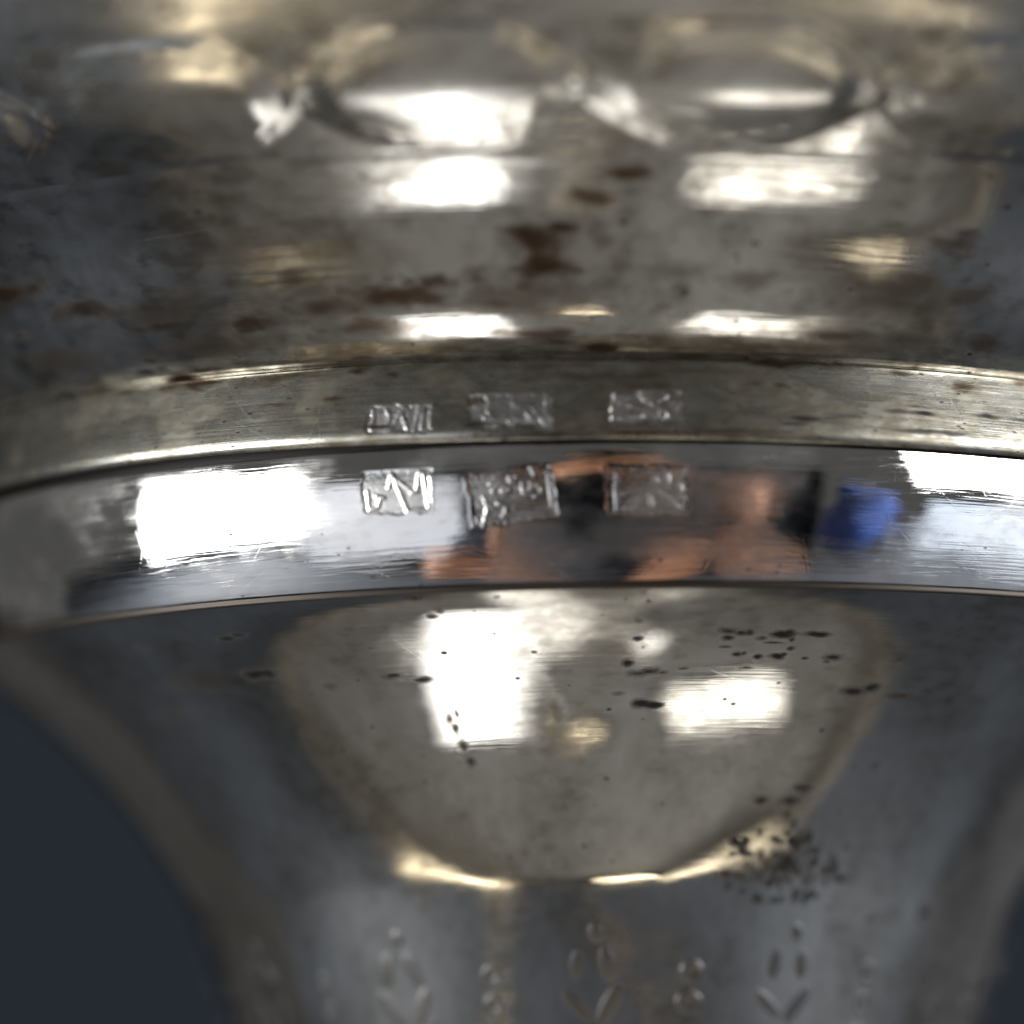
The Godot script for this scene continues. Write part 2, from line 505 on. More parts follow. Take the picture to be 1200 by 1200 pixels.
		orm[k * 3 + 2] = int(lerpf(1.0 - o.get("bloom", 0.0) * smoothstep(0.38, 0.72, c * 0.85 + edge[k] / 255.0 * 0.15), lerpf(0.8, 0.5, tint[k]), t) * 255)
		hgt[k] = int(clampf(128.0 + (streak[k] - 128) * 0.55 + (streak2[k] - 128) * 0.5 + (grain[k] - 128) * o.grain - line[k] * 0.35 + t * 18.0 * (m - 0.3), 0, 255))
	var mat := ORMMaterial3D.new()
	mat.albedo_texture = ImageTexture.create_from_image(Image.create_from_data(w, h, false, Image.FORMAT_RGB8, alb))
	mat.orm_texture = ImageTexture.create_from_image(Image.create_from_data(w, h, false, Image.FORMAT_RGB8, orm))
	mat.heightmap_enabled = true
	mat.heightmap_texture = ImageTexture.create_from_image(Image.create_from_data(w, h, false, Image.FORMAT_L8, hgt))
	mat.heightmap_scale = o.relief
	return mat_as_standard(mat)


func mat_as_standard(orm: ORMMaterial3D) -> StandardMaterial3D:
	var m := StandardMaterial3D.new()
	m.albedo_texture = orm.albedo_texture
	m.metallic = 1.0
	m.metallic_texture = orm.orm_texture
	m.metallic_texture_channel = BaseMaterial3D.TEXTURE_CHANNEL_BLUE
	m.roughness = 1.0
	m.roughness_texture = orm.orm_texture
	m.roughness_texture_channel = BaseMaterial3D.TEXTURE_CHANNEL_GREEN
	m.heightmap_enabled = true
	m.heightmap_texture = orm.heightmap_texture
	m.heightmap_scale = orm.heightmap_scale
	return m


func plain(c: Color, rough: float, metal := 0.0) -> StandardMaterial3D:
	var m := StandardMaterial3D.new()
	m.albedo_color = c.linear_to_srgb()
	m.roughness = rough
	m.metallic = metal
	return m


func glowing(c: Color, energy: float) -> StandardMaterial3D:
	var m := plain(Color(0.8, 0.8, 0.8), 0.6)
	m.emission_enabled = true
	m.emission = c.linear_to_srgb()
	m.emission_energy_multiplier = energy
	return m


# A flat lamp: housing, glowing face and the light just before it. The face looks along the node's -z.
func flat_lamp(called: String, label: String, category: String, at: Vector3, towards: Vector3, size: Vector2, c: Color, energy: float, group := "") -> Node3D:
	var t := thing(called, label, category, at, group)
	var up := Vector3.UP if absf((towards - at).normalized().y) < 0.95 else Vector3(0, 0, -1)
	t.basis = Basis.looking_at(towards - at, up)
	part("housing", box_mesh(Vector3(size.x + 8, size.y + 8, 6), 1.0), plain(Color(0.03, 0.03, 0.03), 0.5), t, Vector3(0, 0, 3.6))
	part("glowing_face", box_mesh(Vector3(size.x, size.y, 1.0), 0.2), glowing(c, energy), t, Vector3(0, 0, 0.0))
	var l := AreaLight3D.new()
	l.name = "lamp_light"
	l.area_size = size * MM
	l.area_normalize_energy = false
	l.light_color = c.linear_to_srgb()
	l.light_energy = energy / PI
	l.light_size = size.x * MM
	l.shadow_enabled = true
	t.add_child(l, true)
	l.position = Vector3(0, 0, -0.0008)
	return t


# ---------------------------------------------------------------- relief

func stroke_height(x: float, y: float, strokes: Array, half: float) -> float:
	var best := 0.0
	for s in strokes:
		for k in s.size() / 2 - 1:
			var a := Vector2(s[2 * k], s[2 * k + 1])
			var b := Vector2(s[2 * k + 2], s[2 * k + 3])
			var ab := b - a
			var p := Vector2(x, y) - a
			var t := clampf(p.dot(ab) / maxf(ab.length_squared(), 1e-6), 0.0, 1.0)
			var d := (p - ab * t).length() / half
			if d < 1.0:
				best = maxf(best, (1.0 - d * d) * (1.0 - 0.3 * d))
	return best


# A punched mark: x, y in thirtieths of a millimetre from its middle; strokes stand up from the sunken field
func punched(m: Dictionary, x: float, y: float) -> float:
	var q := Vector2(x, y).rotated(m.turn)
	var wob := fine_noise.get_noise_2d(x * 2.2 + m.seed * 50.0, y * 2.2) * 2.0 + fine_noise.get_noise_2d(x * 0.7 + m.seed * 31.0, y * 0.7) * 4.0
	var ex: float = m.w / 2.0 - absf(q.x) + wob
	var ey: float = m.h / 2.0 - absf(q.y) + wob * 0.7
	var e := minf(minf(ex, ey), (ex + ey) * 0.62 - 2.0)
	var field := smoothstep(-2.0, 2.2, e)
	var lip := exp(-pow((e + 3.0) / 2.0, 2.0)) * 0.004
	var z: float = -m.deep * field + lip
	if field > 0.0:
		z += field * (m.tall * stroke_height(x, y, m.strokes, m.thick) + m.deep * m.worn * fine_noise.get_noise_2d(x * 5.0 + m.seed * 9.0, y * 5.0))
	return z


func mark_raise(m: Dictionary, pr: Dictionary, s: float, a: float) -> float:
	var q := at_s(pr, s)
	return punched(m, (a - m.a) * q.x * 30.0, (q.y - m.at) * 30.0)


# A band with holes where its marks sit, and the marks as patches that fill them
func band_with_marks(pr: Dictionary, top: float, bottom: float, marks: Array, mat: Material, root: Node3D, raise, mark_mat: Material) -> void:
	var s_a := s_of_h(pr, top)
	var s_b := s_of_h(pr, bottom)
	var s_lo := minf(s_a, s_b)
	var s_hi := maxf(s_a, s_b)
	var acc := new_acc()
	var from := -PI
	turned(acc, pr, 0.0, s_lo, -PI, PI, 26, 540, raise)
	turned(acc, pr, s_hi, pr.len, -PI, PI, 30, 540, raise)
	for m in marks:
		var half: float = (m.w / 2.0 + 12.0) / 30.0 / at_s(pr, s_lo).x
		turned(acc, pr, s_lo, s_hi, from, m.a - half, 20, maxi(12, int((m.a - half - from) * 90)), raise)
		from = m.a + half
	turned(acc, pr, s_lo, s_hi, from, PI, 20, 270, raise)
	part("rim_band", committed(acc), mat, root, -root.position / MM)
	for m in marks:
		var half: float = (m.w / 2.0 + 12.0) / 30.0 / at_s(pr, s_lo).x
		var one := new_acc()
		turned(one, pr, s_lo, s_hi, m.a - half, m.a + half, 64, 104, func(s, a, p): return mark_raise(m, pr, s, a) + (raise as Callable).call(s, a, p))
		var o := part("hallmark", committed(one), mark_mat, root, -root.position / MM)
		o.set_meta("label", m.label)


# ---------------------------------------------------------------- the scene

func _ready() -> void:
	# camera: close, looking a little upwards, with a shallow depth of field
	var lean := deg_to_rad(7.8)
	var focus := Vector3(-3.9, 0, 30)
	var eye := focus + 200.0 * Vector3(0, -sin(lean), cos(lean))
	var cam := Camera3D.new()
	cam.name = "camera_view"
	add_child(cam)
	cam.position = eye * MM
	cam.rotation.x = lean
	var lens := CameraAttributesPhysical.new()
	lens.frustum_focal_length = 50.0
	lens.frustum_near = 0.01
	lens.frustum_far = 20.0
	lens.frustum_focus_distance = 0.2042
	lens.exposure_aperture = 4.2
	cam.attributes = lens
	cam.set_frustum(0.01 * 40.0 / 200.0, Vector2.ZERO, 0.01, 20.0)
	cam.current = true

	var env := Environment.new()
	env.background_mode = Environment.BG_COLOR
	env.background_color = Color(0.075, 0.075, 0.072).linear_to_srgb()
	env.tonemap_mode = Environment.TONE_MAPPER_LINEAR
	env.tonemap_exposure = 1.0
	env.sdfgi_enabled = true
	env.ssao_enabled = true
	env.ssil_enabled = true
	var world := WorldEnvironment.new()
	world.name = "surroundings"
	world.environment = env
	add_child(world)

	rough_noise.seed = 11
	rough_noise.frequency = 0.09
	dent_noise.seed = 23
	dent_noise.frequency = 0.16
	dent_noise.fractal_octaves = 2
	fine_noise.seed = 5
	fine_noise.frequency = 0.04
	fine_noise.fractal_octaves = 3

	build_lamps()
	build_surroundings()
	build_bowl()
	build_pedestal()
	build_photographer()


func build_lamps() -> void:
	var a := flat_lamp("light_panel", "bright white long lamp lying on the left half of the turntable", "lamp", Vector3(-30, -149, 5), Vector3(-30, 0, 5), Vector2(31, 72), Color(1, 0.985, 0.955), 1.25, "lamps under the silver")
	a.rotate_y(-0.38)
	var b := flat_lamp("light_panel", "short cream lamp lying on the right half of the turntable", "lamp", Vector3(43, -149, 27), Vector3(43, 0, 27), Vector2(40, 17), Color(1, 0.95, 0.85), 1.05, "lamps under the silver")
	b.rotate_y(0.5)
	flat_lamp("warm_lamp", "tiny amber lamp between the two lamps under the silver", "lamp", Vector3(-6, -149, 47), Vector3(-6, 0, 47), Vector2(13, 4), Color(1.0, 0.83, 0.55), 1.4)
	flat_lamp("softbox", "white softbox mirrored left of the three marks in the polished band", "softbox", Vector3(-550, -4, 255), Vector3(0, 0, 20), Vector2(300, 255), Color(1, 1, 1), 6.0)
	flat_lamp("softbox", "wide white softbox mirrored at the right end of the polished band", "softbox", Vector3(560, 130, 200), Vector3(0, 0, 20), Vector2(430, 180), Color(1, 1, 1), 6.0)
	flat_lamp("frosted_window", "pale blue frosted window mirrored below the bright right patch", "window", Vector3(570, -150, 190), Vector3(0, 0, 20), Vector2(420, 260), Color(0.74, 0.85, 1.0), 0.55)
	flat_lamp("frosted_window", "grey frosted window mirrored between the left bright patch and the marks", "window", Vector3(-372, -90, 505), Vector3(0, 0, 20), Vector2(300, 300), Color(0.84, 0.90, 1.0), 0.36)
	for k in [["longest and brightest amber lamp on the left front of the brass rim", -102, 104, 88, 2.1], ["short amber lamp on the middle front of the brass rim", 16, 143, 42, 2.0], ["long dim amber lamp on the right front of the brass rim", 74, 108, 96, 0.8]]:
		var p := Vector3(k[1], -142, k[2])
		var out := (p - Vector3(-7, -136, 46)).normalized()
		flat_lamp("warm_lamp", k[0], "lamp", p, p - out * 20 + Vector3(0, 18, 0), Vector2(k[3], 8), Color(1.0, 0.83, 0.55), k[4], "amber lamps on the brass rim")


func build_surroundings() -> void:
	# a dark cloth that hangs behind the table
	var acc := new_acc()
	var st := SurfaceTool.new()
	st.begin(Mesh.PRIMITIVE_TRIANGLES)
	var bend := [Vector2(-610, -600), Vector2(-610, -300)]
	for k in 8:
		bend.append(Vector2(-610 - 6 * sin(k * 1.3), -200 + k * 100))
	for k in bend.size() - 1:
		for j in 24:
			var x0 := -900.0 + j * 75.0
			var a := Vector3(x0, bend[k].y, bend[k].x)
			var b := Vector3(x0 + 75, bend[k].y, bend[k].x)
			var c := Vector3(x0, bend[k + 1].y, bend[k + 1].x)
			var d := Vector3(x0 + 75, bend[k + 1].y, bend[k + 1].x)
			var n := (b - a).cross(c - a).normalized()
			for v in [a, c, b, b, c, d]:
				st.set_normal((n + Vector3(0.35 * sin(v.x * 0.017) + 0.2 * sin(v.x * 0.041 + v.y * 0.006), 0, 0)).normalized())
				st.set_uv(Vector2(v.x, v.z + v.y) / 200.0)
				st.add_vertex(v * MM)
	var cloth := plain(Color(0.027, 0.038, 0.055), 0.9)
	var board_top := box_mesh(Vector3(1800, 20, 930), 2.0)
	var desk := structure("tabletop", "grey blue tabletop under the silver, out of focus", board_top, plain(Color(0.098, 0.112, 0.135), 0.75))
	desk.position = Vector3(0, -182, -147) * MM
	structure("backdrop", "dark slate blue cloth hanging behind the silver, out of focus", st.commit(), cloth)

	var t := thing("turntable", "round pale turntable with a brass rim under the silver", "turntable", Vector3(-7, -174, 46))
	part("plate", lathe([Vector2(0.5, 22), Vector2(60, 22), Vector2(106, 22), Vector2(112, 21.5), Vector2(113, 19), Vector2(113, 2), Vector2(110, 0.2)], 128), plain(Color(0.295, 0.284, 0.264), 0.6), t)
	part("rim", lathe([Vector2(110.5, 22.3), Vector2(110.8, 27), Vector2(112, 29), Vector2(114, 28.5), Vector2(115, 26), Vector2(114.6, 12)], 128), plain(Color(0.25, 0.215, 0.17), 0.5, 0.1), t)

	var tray := thing("oval_tray", "pale oval tray on the turntable, mirrored as the light patch under the polished band", "tray", Vector3(-4, -151.9, 56))
	var dish := part("plate", lathe([Vector2(0.5, 0.8), Vector2(50, 0.8), Vector2(96, 0.8), Vector2(99, 0.75), Vector2(100, 0.5), Vector2(99.8, 0.05)], 128), plain(Color(0.345, 0.335, 0.318), 0.6), tray)
	dish.basis = Basis.from_scale(Vector3(0.74, 1, 1.0))
	part("foot_ring", lathe([Vector2(40, -0.2), Vector2(40, 0.1), Vector2(38, 0.2)], 64), plain(Color(0.33, 0.315, 0.29), 0.6), tray)
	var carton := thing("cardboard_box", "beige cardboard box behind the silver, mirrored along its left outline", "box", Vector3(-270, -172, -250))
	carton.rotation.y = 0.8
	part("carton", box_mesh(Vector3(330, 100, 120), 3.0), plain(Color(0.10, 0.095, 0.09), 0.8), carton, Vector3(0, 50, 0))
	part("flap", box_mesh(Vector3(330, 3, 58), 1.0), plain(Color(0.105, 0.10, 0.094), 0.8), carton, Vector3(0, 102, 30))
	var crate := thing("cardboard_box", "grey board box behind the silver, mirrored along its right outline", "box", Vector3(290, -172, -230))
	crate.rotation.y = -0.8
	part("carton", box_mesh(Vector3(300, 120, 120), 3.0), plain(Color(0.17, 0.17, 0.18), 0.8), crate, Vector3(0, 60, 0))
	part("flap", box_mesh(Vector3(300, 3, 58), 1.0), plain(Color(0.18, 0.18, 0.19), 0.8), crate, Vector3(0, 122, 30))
	var drape := thing("curtain", "dark blue curtain mirrored round the camera in the polished band", "curtain", Vector3(0, -420, 820))
	for k in 2:
		var acc2 := new_acc()
		for i in 41:
			for j in 2:
				var x := -560.0 + k * 562 + i * 14.0
				acc2.v.append(Vector3(x, j * 560.0, 16.0 * sin(i * 0.9) + 5.0 * sin(i * 2.3)) * MM)
				acc2.n.append(Vector3(-cos(i * 0.9) * 0.7, 0, -1).normalized())
				acc2.u.append(Vector2(i * 0.1, j))
				if i < 40 and j == 0:
					var q := i * 2
					acc2.i.append_array([q, q + 2, q + 1, q + 1, q + 2, q + 3])
		part("panel", committed(acc2), plain(Color(0.035, 0.042, 0.06), 0.9), drape)
	part("rail", box_mesh(Vector3(1180, 12, 12), 2.0), plain(Color(0.1, 0.1, 0.1), 0.5), drape, Vector3(0, 566, 0))
	var blue := thing("cloth_bundle", "bright blue cloth bundle mirrored beside the white right end of the polished band", "cloth", Vector3(318, -172, 362))
	var wad := SurfaceTool.new()
	wad.begin(Mesh.PRIMITIVE_TRIANGLES)
	skin(wad, [[Vector3(-20, 40, 0), Vector3(16, 60, 10), 40.0, 34.0], [Vector3(-14, 90, 4), Vector3(20, 150, -4), 40.0, 27.0], [Vector3(10, 120, 14), Vector3(-26, 176, 6), 28.0, 16.0], [Vector3(24, 60, 0), Vector3(44, 130, 0), 24.0, 14.0]], 7.0, 26.0)
	part("bundle", wad.commit(), plain(Color(0.075, 0.16, 0.55), 0.8), blue)
	var fold := SurfaceTool.new()
	fold.begin(Mesh.PRIMITIVE_TRIANGLES)
	skin(fold, [[Vector3(-40, 92, -34), Vector3(36, 120, -30), 10.0, 8.0], [Vector3(-30, 60, -38), Vector3(40, 70, -34), 9.0, 7.0]], 4.0, 10.0)
	part("fold", fold.commit(), plain(Color(0.10, 0.20, 0.62), 0.8), blue)


func build_bowl() -> void:
	var root := thing("silver_bowl", "tarnished silver bowl above the seam with chased almond bosses and a dull hallmarked rim", "bowl", Vector3(0, 2.9, 0))
	var off := -root.position / MM
	var wall := profile_by_tilt(29.2, [Vector2(6.0, -58), Vector2(6.6, -53), Vector2(7.3, -49.5), Vector2(7.9, -46), Vector2(9, -40.5), Vector2(10.2, -39.5), Vector2(11.0, -45), Vector2(11.6, -49.5), Vector2(12.8, -50.5), Vector2(14.5, -51), Vector2(16.4, -45), Vector2(17.6, -41), Vector2(21, -37), Vector2(25, -33)])
	var band := profile_by_tilt(30.25, [Vector2(2.85, -50), Vector2(2.94, -28), Vector2(3.06, -11), Vector2(3.18, -1), Vector2(3.38, 9), Vector2(4.5, 14), Vector2(5.9, 16), Vector2(6.1, 45), Vector2(6.2, 70)])
	var wall_mat := silver(1536, 512, wall.len, 101, {"span": 72.0, "soft": 0.10, "grime": 0.5, "specks": 200, "fleck": 0.9, "color": Color(0.89, 0.88, 0.86), "film": Color(0.655, 0.64, 0.61), "film_share": 0.8, "rough": 0.095, "haze": 0.08, "mottle": 0.08, "streak_rough": 0.03, "grain": 0.15, "relief": 0.0006}, bowl_stains(wall), 60)
	var band_mat := silver(2048, 192, band.len, 202, {"span": 63.0, "dull": dull_fields(band, rim_marks(), 1.0), "dullness": 0.06, "pale": 1.3, "grime": 0.6, "specks": 260, "color": Color(0.79, 0.785, 0.75), "film": Color(0.56, 0.54, 0.48), "film_share": 1.0, "rough": 0.26, "haze": 0.12, "mottle": 0.10, "streak_rough": 0.06, "grain": 0.2, "relief": 0.0005}, rim_stains(band), 140)

	var uneven := func(_s, _a, p: Vector3): return rough_noise.get_noise_3dv(p) * 0.035 + dent_noise.get_noise_3dv(p) * 0.012
	var s_lo := s_of_h(wall, 13.1)
	var s_hi := s_of_h(wall, 17.2)
	var acc := new_acc()
	turned(acc, wall, 0.0, s_lo, -PI, PI, 60, 480, func(s, a, p): return uneven.call(s, a, p) * smoothstep(s_lo, s_lo - 1.0, s) + 0.022 * exp(-pow((s - s_lo + 0.42) / 0.2, 2.0)))
	turned(acc, wall, s_hi, wall.len, -PI, PI, 40, 360, func(s, a, p): return uneven.call(s, a, p) * smoothstep(s_hi, s_hi + 1.0, s))
	part("flared_wall", committed(acc), wall_mat, root, off)

	var width := TAU / BOSSES
	var mid := (s_lo + s_hi) / 2.0
	var half := (s_hi - s_lo) / 2.0
	var boss := new_acc()
	turned(boss, wall, s_lo, s_hi, -width / 2.0, width / 2.0, 72, 128, func(s, a, _p): return boss_height(a / (width / 2.0), (s - mid) / half, half))
	var boss_mesh := committed(boss)
	for k in BOSSES:
		var o := part("chased_boss", boss_mesh, wall_mat, root, off)
		o.rotation.y = -deg_to_rad(9.9) + k * width

	# the rolled lip far above the picture
	part("rolled_lip", lathe([Vector2(at_s(wall, wall.len).x - 0.3, 24.6), Vector2(at_s(wall, wall.len).x + 0.8, 24.8), Vector2(at_s(wall, wall.len).x + 1.2, 25.6), Vector2(at_s(wall, wall.len).x + 0.6, 26.3), Vector2(at_s(wall, wall.len).x - 0.5, 26.0)], 160), wall_mat, root, off)
	part("ledge", lathe([Vector2(29.72, 6.12), Vector2(29.45, 6.2), Vector2(29.1, 6.22)], 240), band_mat, root, off)

	var marks := rim_marks()
	band_with_marks(band, 4.95, 3.12, marks, band_mat, root, func(_s, _a, p: Vector3): return dent_noise.get_noise_3dv(p) * 0.008, band_mat)


func rim_marks() -> Array:
	return [
		{"label": "faint worn mark at the left of the dull rim", "a": deg_to_rad(-16.1), "at": 3.82, "w": 77.0, "h": 33.0, "turn": 0.02, "deep": 0.026, "tall": 0.028, "thick": 4.0, "worn": 0.5, "seed": 1,
			"strokes": [[-33, 14, -30, 4, -33, -10], [-14, 12, -10, 2, -14, -14], [-10, -14, 4, 8, 10, 15], [4, 6, 14, -14], [26, 14, 24, 0, 20, -14], [31, 12, 30, -12]]},
		{"label": "middle mark of the dull rim, raised worn squiggles", "a": deg_to_rad(-7.6), "at": 3.98, "w": 97.0, "h": 42.0, "turn": 0.0, "deep": 0.03, "tall": 0.034, "thick": 4.6, "worn": 0.6, "seed": 2,
			"strokes": [[-26, 20, -22, 10, -26, 2, -22, -4], [-30, -6, -18, -8], [-10, -12, -4, -6, 2, -14], [4, 12, 8, 8], [6, -6, 12, -12, 6, -16, 2, -10, 6, -6], [22, -2, 26, -8, 32, -4], [30, 2, 36, -4, 42, -14], [44, 18, 44, -16], [-44, -12, -30, -14, -14, -16]]},
		{"label": "right mark of the dull rim, flat square field with a lying figure", "a": deg_to_rad(2.6), "at": 4.1, "w": 82.0, "h": 38.0, "turn": -0.02, "deep": 0.042, "tall": 0.042, "thick": 3.6, "worn": 0.6, "seed": 3,
			"strokes": [[-22, 4, -8, 0, 6, -2, 20, 2, 34, 0], [10, -8, 16, -4, 22, -8, 16, -12, 10, -8], [-8, 16, 4, 4], [22, 14, 12, 8], [-30, -12, -6, -10]]},
	]


func pedestal_marks() -> Array:
	return [
		{"label": "left mark of the polished band, a broken letter and a tall N", "a": deg_to_rad(-16.47), "at": 1.05, "w": 82.0, "h": 50.0, "turn": 0.02, "deep": 0.026, "tall": 0.033, "thick": 3.3, "worn": 0.3, "seed": 4,
			"strokes": [[-5, 22, -8, 6], [-4, 22, 4, 2, 14, -24], [0, 16, 20, 0], [30, 24, 26, -1, 20, -2], [34, 22, 38, -2, 40, -23, 27, -22, 15, -24], [-35, 2, -34, -16], [-33, -19, -23, -17, -20, -9], [-24, -4, -14, -6]]},
		{"label": "middle mark of the polished band, swirls and small rings in a tilted field", "a": deg_to_rad(-7.45), "at": 0.72, "w": 98.0, "h": 60.0, "turn": -0.13, "deep": 0.026, "tall": 0.03, "thick": 2.9, "worn": 0.35, "seed": 5,
			"strokes": [[-35, 0, -31, -12, -33, -22, -37, -33], [-18, -9, -10, -11, -9, -20, -13, -24], [0, 25, 5, 22, 3, 16, -3, 17, -4, 23, 0, 25], [-10, 10, -4, 8, -8, 3, -13, 5, -10, 10], [-27, 14, -20, 22, -10, 24], [-24, 6, -16, 14], [12, 14, 18, 18, 23, 12, 20, 4, 13, 2, 11, 8, 12, 14], [28, 12, 34, 8, 33, 0, 26, -2], [22, 32, 26, 24], [-26, -14, 0, -10, 40, -13], [-44, -26, -42, -32], [42, 26, 46, -14]]},
		{"label": "right mark of the polished band, a crouching animal under a round head", "a": deg_to_rad(2.54), "at": 0.85, "w": 92.0, "h": 56.0, "turn": 0.0, "deep": 0.03, "tall": 0.036, "thick": 3.2, "worn": 0.35, "seed": 6,
			"strokes": [[17, 22, 25, 17, 25, 9, 17, 5, 10, 10, 11, 18, 17, 22], [-28, -4, -12, 2, 2, 4, 14, 2, 25, 3], [-25, -22, -10, -8, 0, -2, 14, -4, 24, -10, 44, -26], [-34, 20, -36, 2, -35, -24], [-10, -10, -18, -22], [4, -8, 6, -18], [38, 6, 44, -4, 36, -12], [-14, 24, 0, 20]]},
	]


func dull_fields(pr: Dictionary, marks: Array, way: float) -> Array:
	var out := []
	for m in marks:
		out.append({"a": m.a, "s": s_of_h(pr, m.at), "w": m.w, "h": m.h, "turn": m.turn, "way": -way})
	return out


func boss_height(x: float, y: float, half: float) -> float:
	# one almond boss between two crossing cords; x, y run from -1 to 1 across the piece
	var fade := smoothstep(1.0, 0.86, absf(y))
	var edge := 0.92 * pow(maxf(cos(x * PI / 2.0), 0.0), 0.75)
	var d := absf(y) - edge
	var dome := 0.0
	if d < 0.0:
		var q := y / maxf(edge, 0.001)
		dome = 0.30 * (1.0 - q * q) * smoothstep(0.0, 0.35, 1.0 - absf(x))
	var beads := 0.6 + 0.4 * cos(x * 31.0)
	var cord := exp(-pow(d * half / 0.46, 2.0)) * 0.085 * (0.86 + 0.14 * beads)
	var knot := exp(-(pow((absf(x) - 1.0) / 0.10, 2.0) + pow(y / 0.22, 2.0))) * 0.09
	return fade * (dome + cord + knot)


func build_pedestal() -> void:
	var root := thing("silver_pedestal", "silver trumpet pedestal below the seam with a mirror polished band and three crisp hallmarks", "pedestal", Vector3(0, -150, 0))
	root.position = Vector3(-0.05, -150, 0) * MM
	var off := Vector3(0, 150, 0)
	var band := profile_by_tilt(29.95, [Vector2(2.76, 40), Vector2(2.7, 15), Vector2(2.52, 5), Vector2(2.0, 2), Vector2(0.5, -7), Vector2(-1.3, -15), Vector2(-2.6, -20), Vector2(-2.75, -40)])
	var body := profile_by_tilt(29.0, [Vector2(-2.9, -66), Vector2(-3.3, -61), Vector2(-3.9, -56), Vector2(-5.3, -50), Vector2(-7.6, -44), Vector2(-10.8, -34.5), Vector2(-12.5, -29.6), Vector2(-13.3, -27.0), Vector2(-13.9, -22.5), Vector2(-14.6, -20.8), Vector2(-16.5, -20.0), Vector2(-19, -19.5), Vector2(-23, -16), Vector2(-28, -12)])
	var band_mat := silver(2048, 224, band.len, 303, {"span": 63.0, "dull": dull_fields(band, pedestal_marks(), -1.0), "dullness": 0.16, "grime": 0.12, "specks": 60, "color": Color(0.95, 0.945, 0.94), "film": Color(0.88, 0.87, 0.85), "film_share": 0.5, "rough": 0.02, "haze": 0.13, "mottle": 0.07, "bloom": 0.06, "streak_rough": 0.06, "grain": 0.08, "relief": 0.0004}, [], 800)
	var body_mat := silver(1536, 768, body.len, 404, {"span": 58.0, "grime": 0.28, "specks": 200, "fleck": 0.5, "color": Color(0.91, 0.90, 0.88), "film": Color(0.70, 0.685, 0.655), "film_share": 0.8, "rough": 0.08, "haze": 0.07, "mottle": 0.07, "streak_rough": 0.05, "grain": 0.12, "relief": 0.0002}, pedestal_stains(body), 90)

	var marks := pedestal_marks()
	band_with_marks(band, 1.95, -0.5, marks, band_mat, root, func(_s, _a, p: Vector3): return dent_noise.get_noise_3dv(p) * 0.004, band_mat)
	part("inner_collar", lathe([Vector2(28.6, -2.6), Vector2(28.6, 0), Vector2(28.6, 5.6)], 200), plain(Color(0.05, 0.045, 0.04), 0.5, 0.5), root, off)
	part("lower_lip", lathe([Vector2(29.35, -2.72), Vector2(29.3, -2.95), Vector2(28.9, -2.92)], 240), plain(Color(0.05, 0.04, 0.03), 0.4, 0.5), root, off)

	var acc := new_acc()
	var dent_s := s_of_h(body, -7.2)
	turned(acc, body, 0.0, body.len, -PI, PI, 110, 420, func(s, a, p: Vector3): return (rough_noise.get_noise_3dv(p) * 0.022 + dent_noise.get_noise_3dv(p) * 0.010) * smoothstep(0.0, 1.5, s) - 0.03 * exp(-(pow((a + 0.095) * 24.0 / 0.28, 2.0) + pow((s - dent_s) / 0.65, 2.0))))
	part("trumpet_body", committed(acc), body_mat, root, off)
	part("stem", lathe([Vector2(at_s(body, body.len).x, -28), Vector2(12.6, -36), Vector2(10, -50), Vector2(7, -66), Vector2(6, -90), Vector2(6.5, -120), Vector2(9, -138), Vector2(13, -145)], 96), plain(Color(0.80, 0.78, 0.74), 0.25, 1.0), root, off)
	part("foot", lathe([Vector2(13, -145), Vector2(15.5, -146.5), Vector2(17, -148.4), Vector2(16.5, -150), Vector2(4, -150)], 96), plain(Color(0.80, 0.78, 0.74), 0.25, 1.0), root, off)

	# stamped ornament round the narrowing body
	var ring := new_acc()
	var pellet := profile_by_points([Vector2(0.34, -0.02), Vector2(0.31, 0.10), Vector2(0.24, 0.15), Vector2(0.16, 0.10), Vector2(0.10, 0.03), Vector2(0.02, 0.01)])
	turned(ring, pellet, 0.0, pellet.len, -PI, PI, 12, 24)
	var ring_mesh := committed(ring)
	var oval := new_acc()
	var bead := profile_by_points([Vector2(0.26, -0.03), Vector2(0.25, 0.06), Vector2(0.18, 0.13), Vector2(0.09, 0.16), Vector2(0.01, 0.165)])
	turned(oval, bead, 0.0, bead.len, -PI, PI, 10, 20)
	var oval_mesh := committed(oval)
	var stamp_mat := plain(Color(0.22, 0.215, 0.21), 0.36, 1.0)
	for k in STAMPS:
		var a := deg_to_rad(-2.8 + 13.85 * (k - 13))
		if absf(a) > 1.7:
			continue
		if posmod(k, 2) == 0:
			for h in [-17.35, -18.6, -20.0, -21.4]:
				stamp("stamped_ring", ring_mesh, stamp_mat, body, a + sin(k * 3.0 + h) * 0.006, h, 0.0, Vector2(0.9 + 0.2 * sin(k + h), 1.0), root, off)
		else:
			stamp("stamped_oval", oval_mesh, stamp_mat, body, a + 0.01, -15.75, 0.0, Vector2(0.75, 1.0), root, off)
			for sg in [-1, 1]:
				stamp("stamped_oval", oval_mesh, stamp_mat, body, a + sg * 0.036, -17.05, sg * 0.32, Vector2(0.85, 2.0), root, off)
				stamp("stamped_oval", oval_mesh, stamp_mat, body, a + sg * 0.040, -18.7, -sg * 0.6, Vector2(0.85, 2.6), root, off)
				stamp("stamped_oval", oval_mesh, stamp_mat, body, a + sg * 0.040, -20.6, sg * 0.5, Vector2(0.85, 2.4), root, off)
	root.rotation.z = AXIS_LEAN
	# the piece leans about the right end of the seam, so that a gap opens at the left
	root.position += Vector3(-2, 2.8, 0) * MM - Basis(Vector3(0, 0, 1), AXIS_LEAN) * (Vector3(-2, 2.8 + 150, 0) * MM) + Vector3(0, 150, 0) * MM


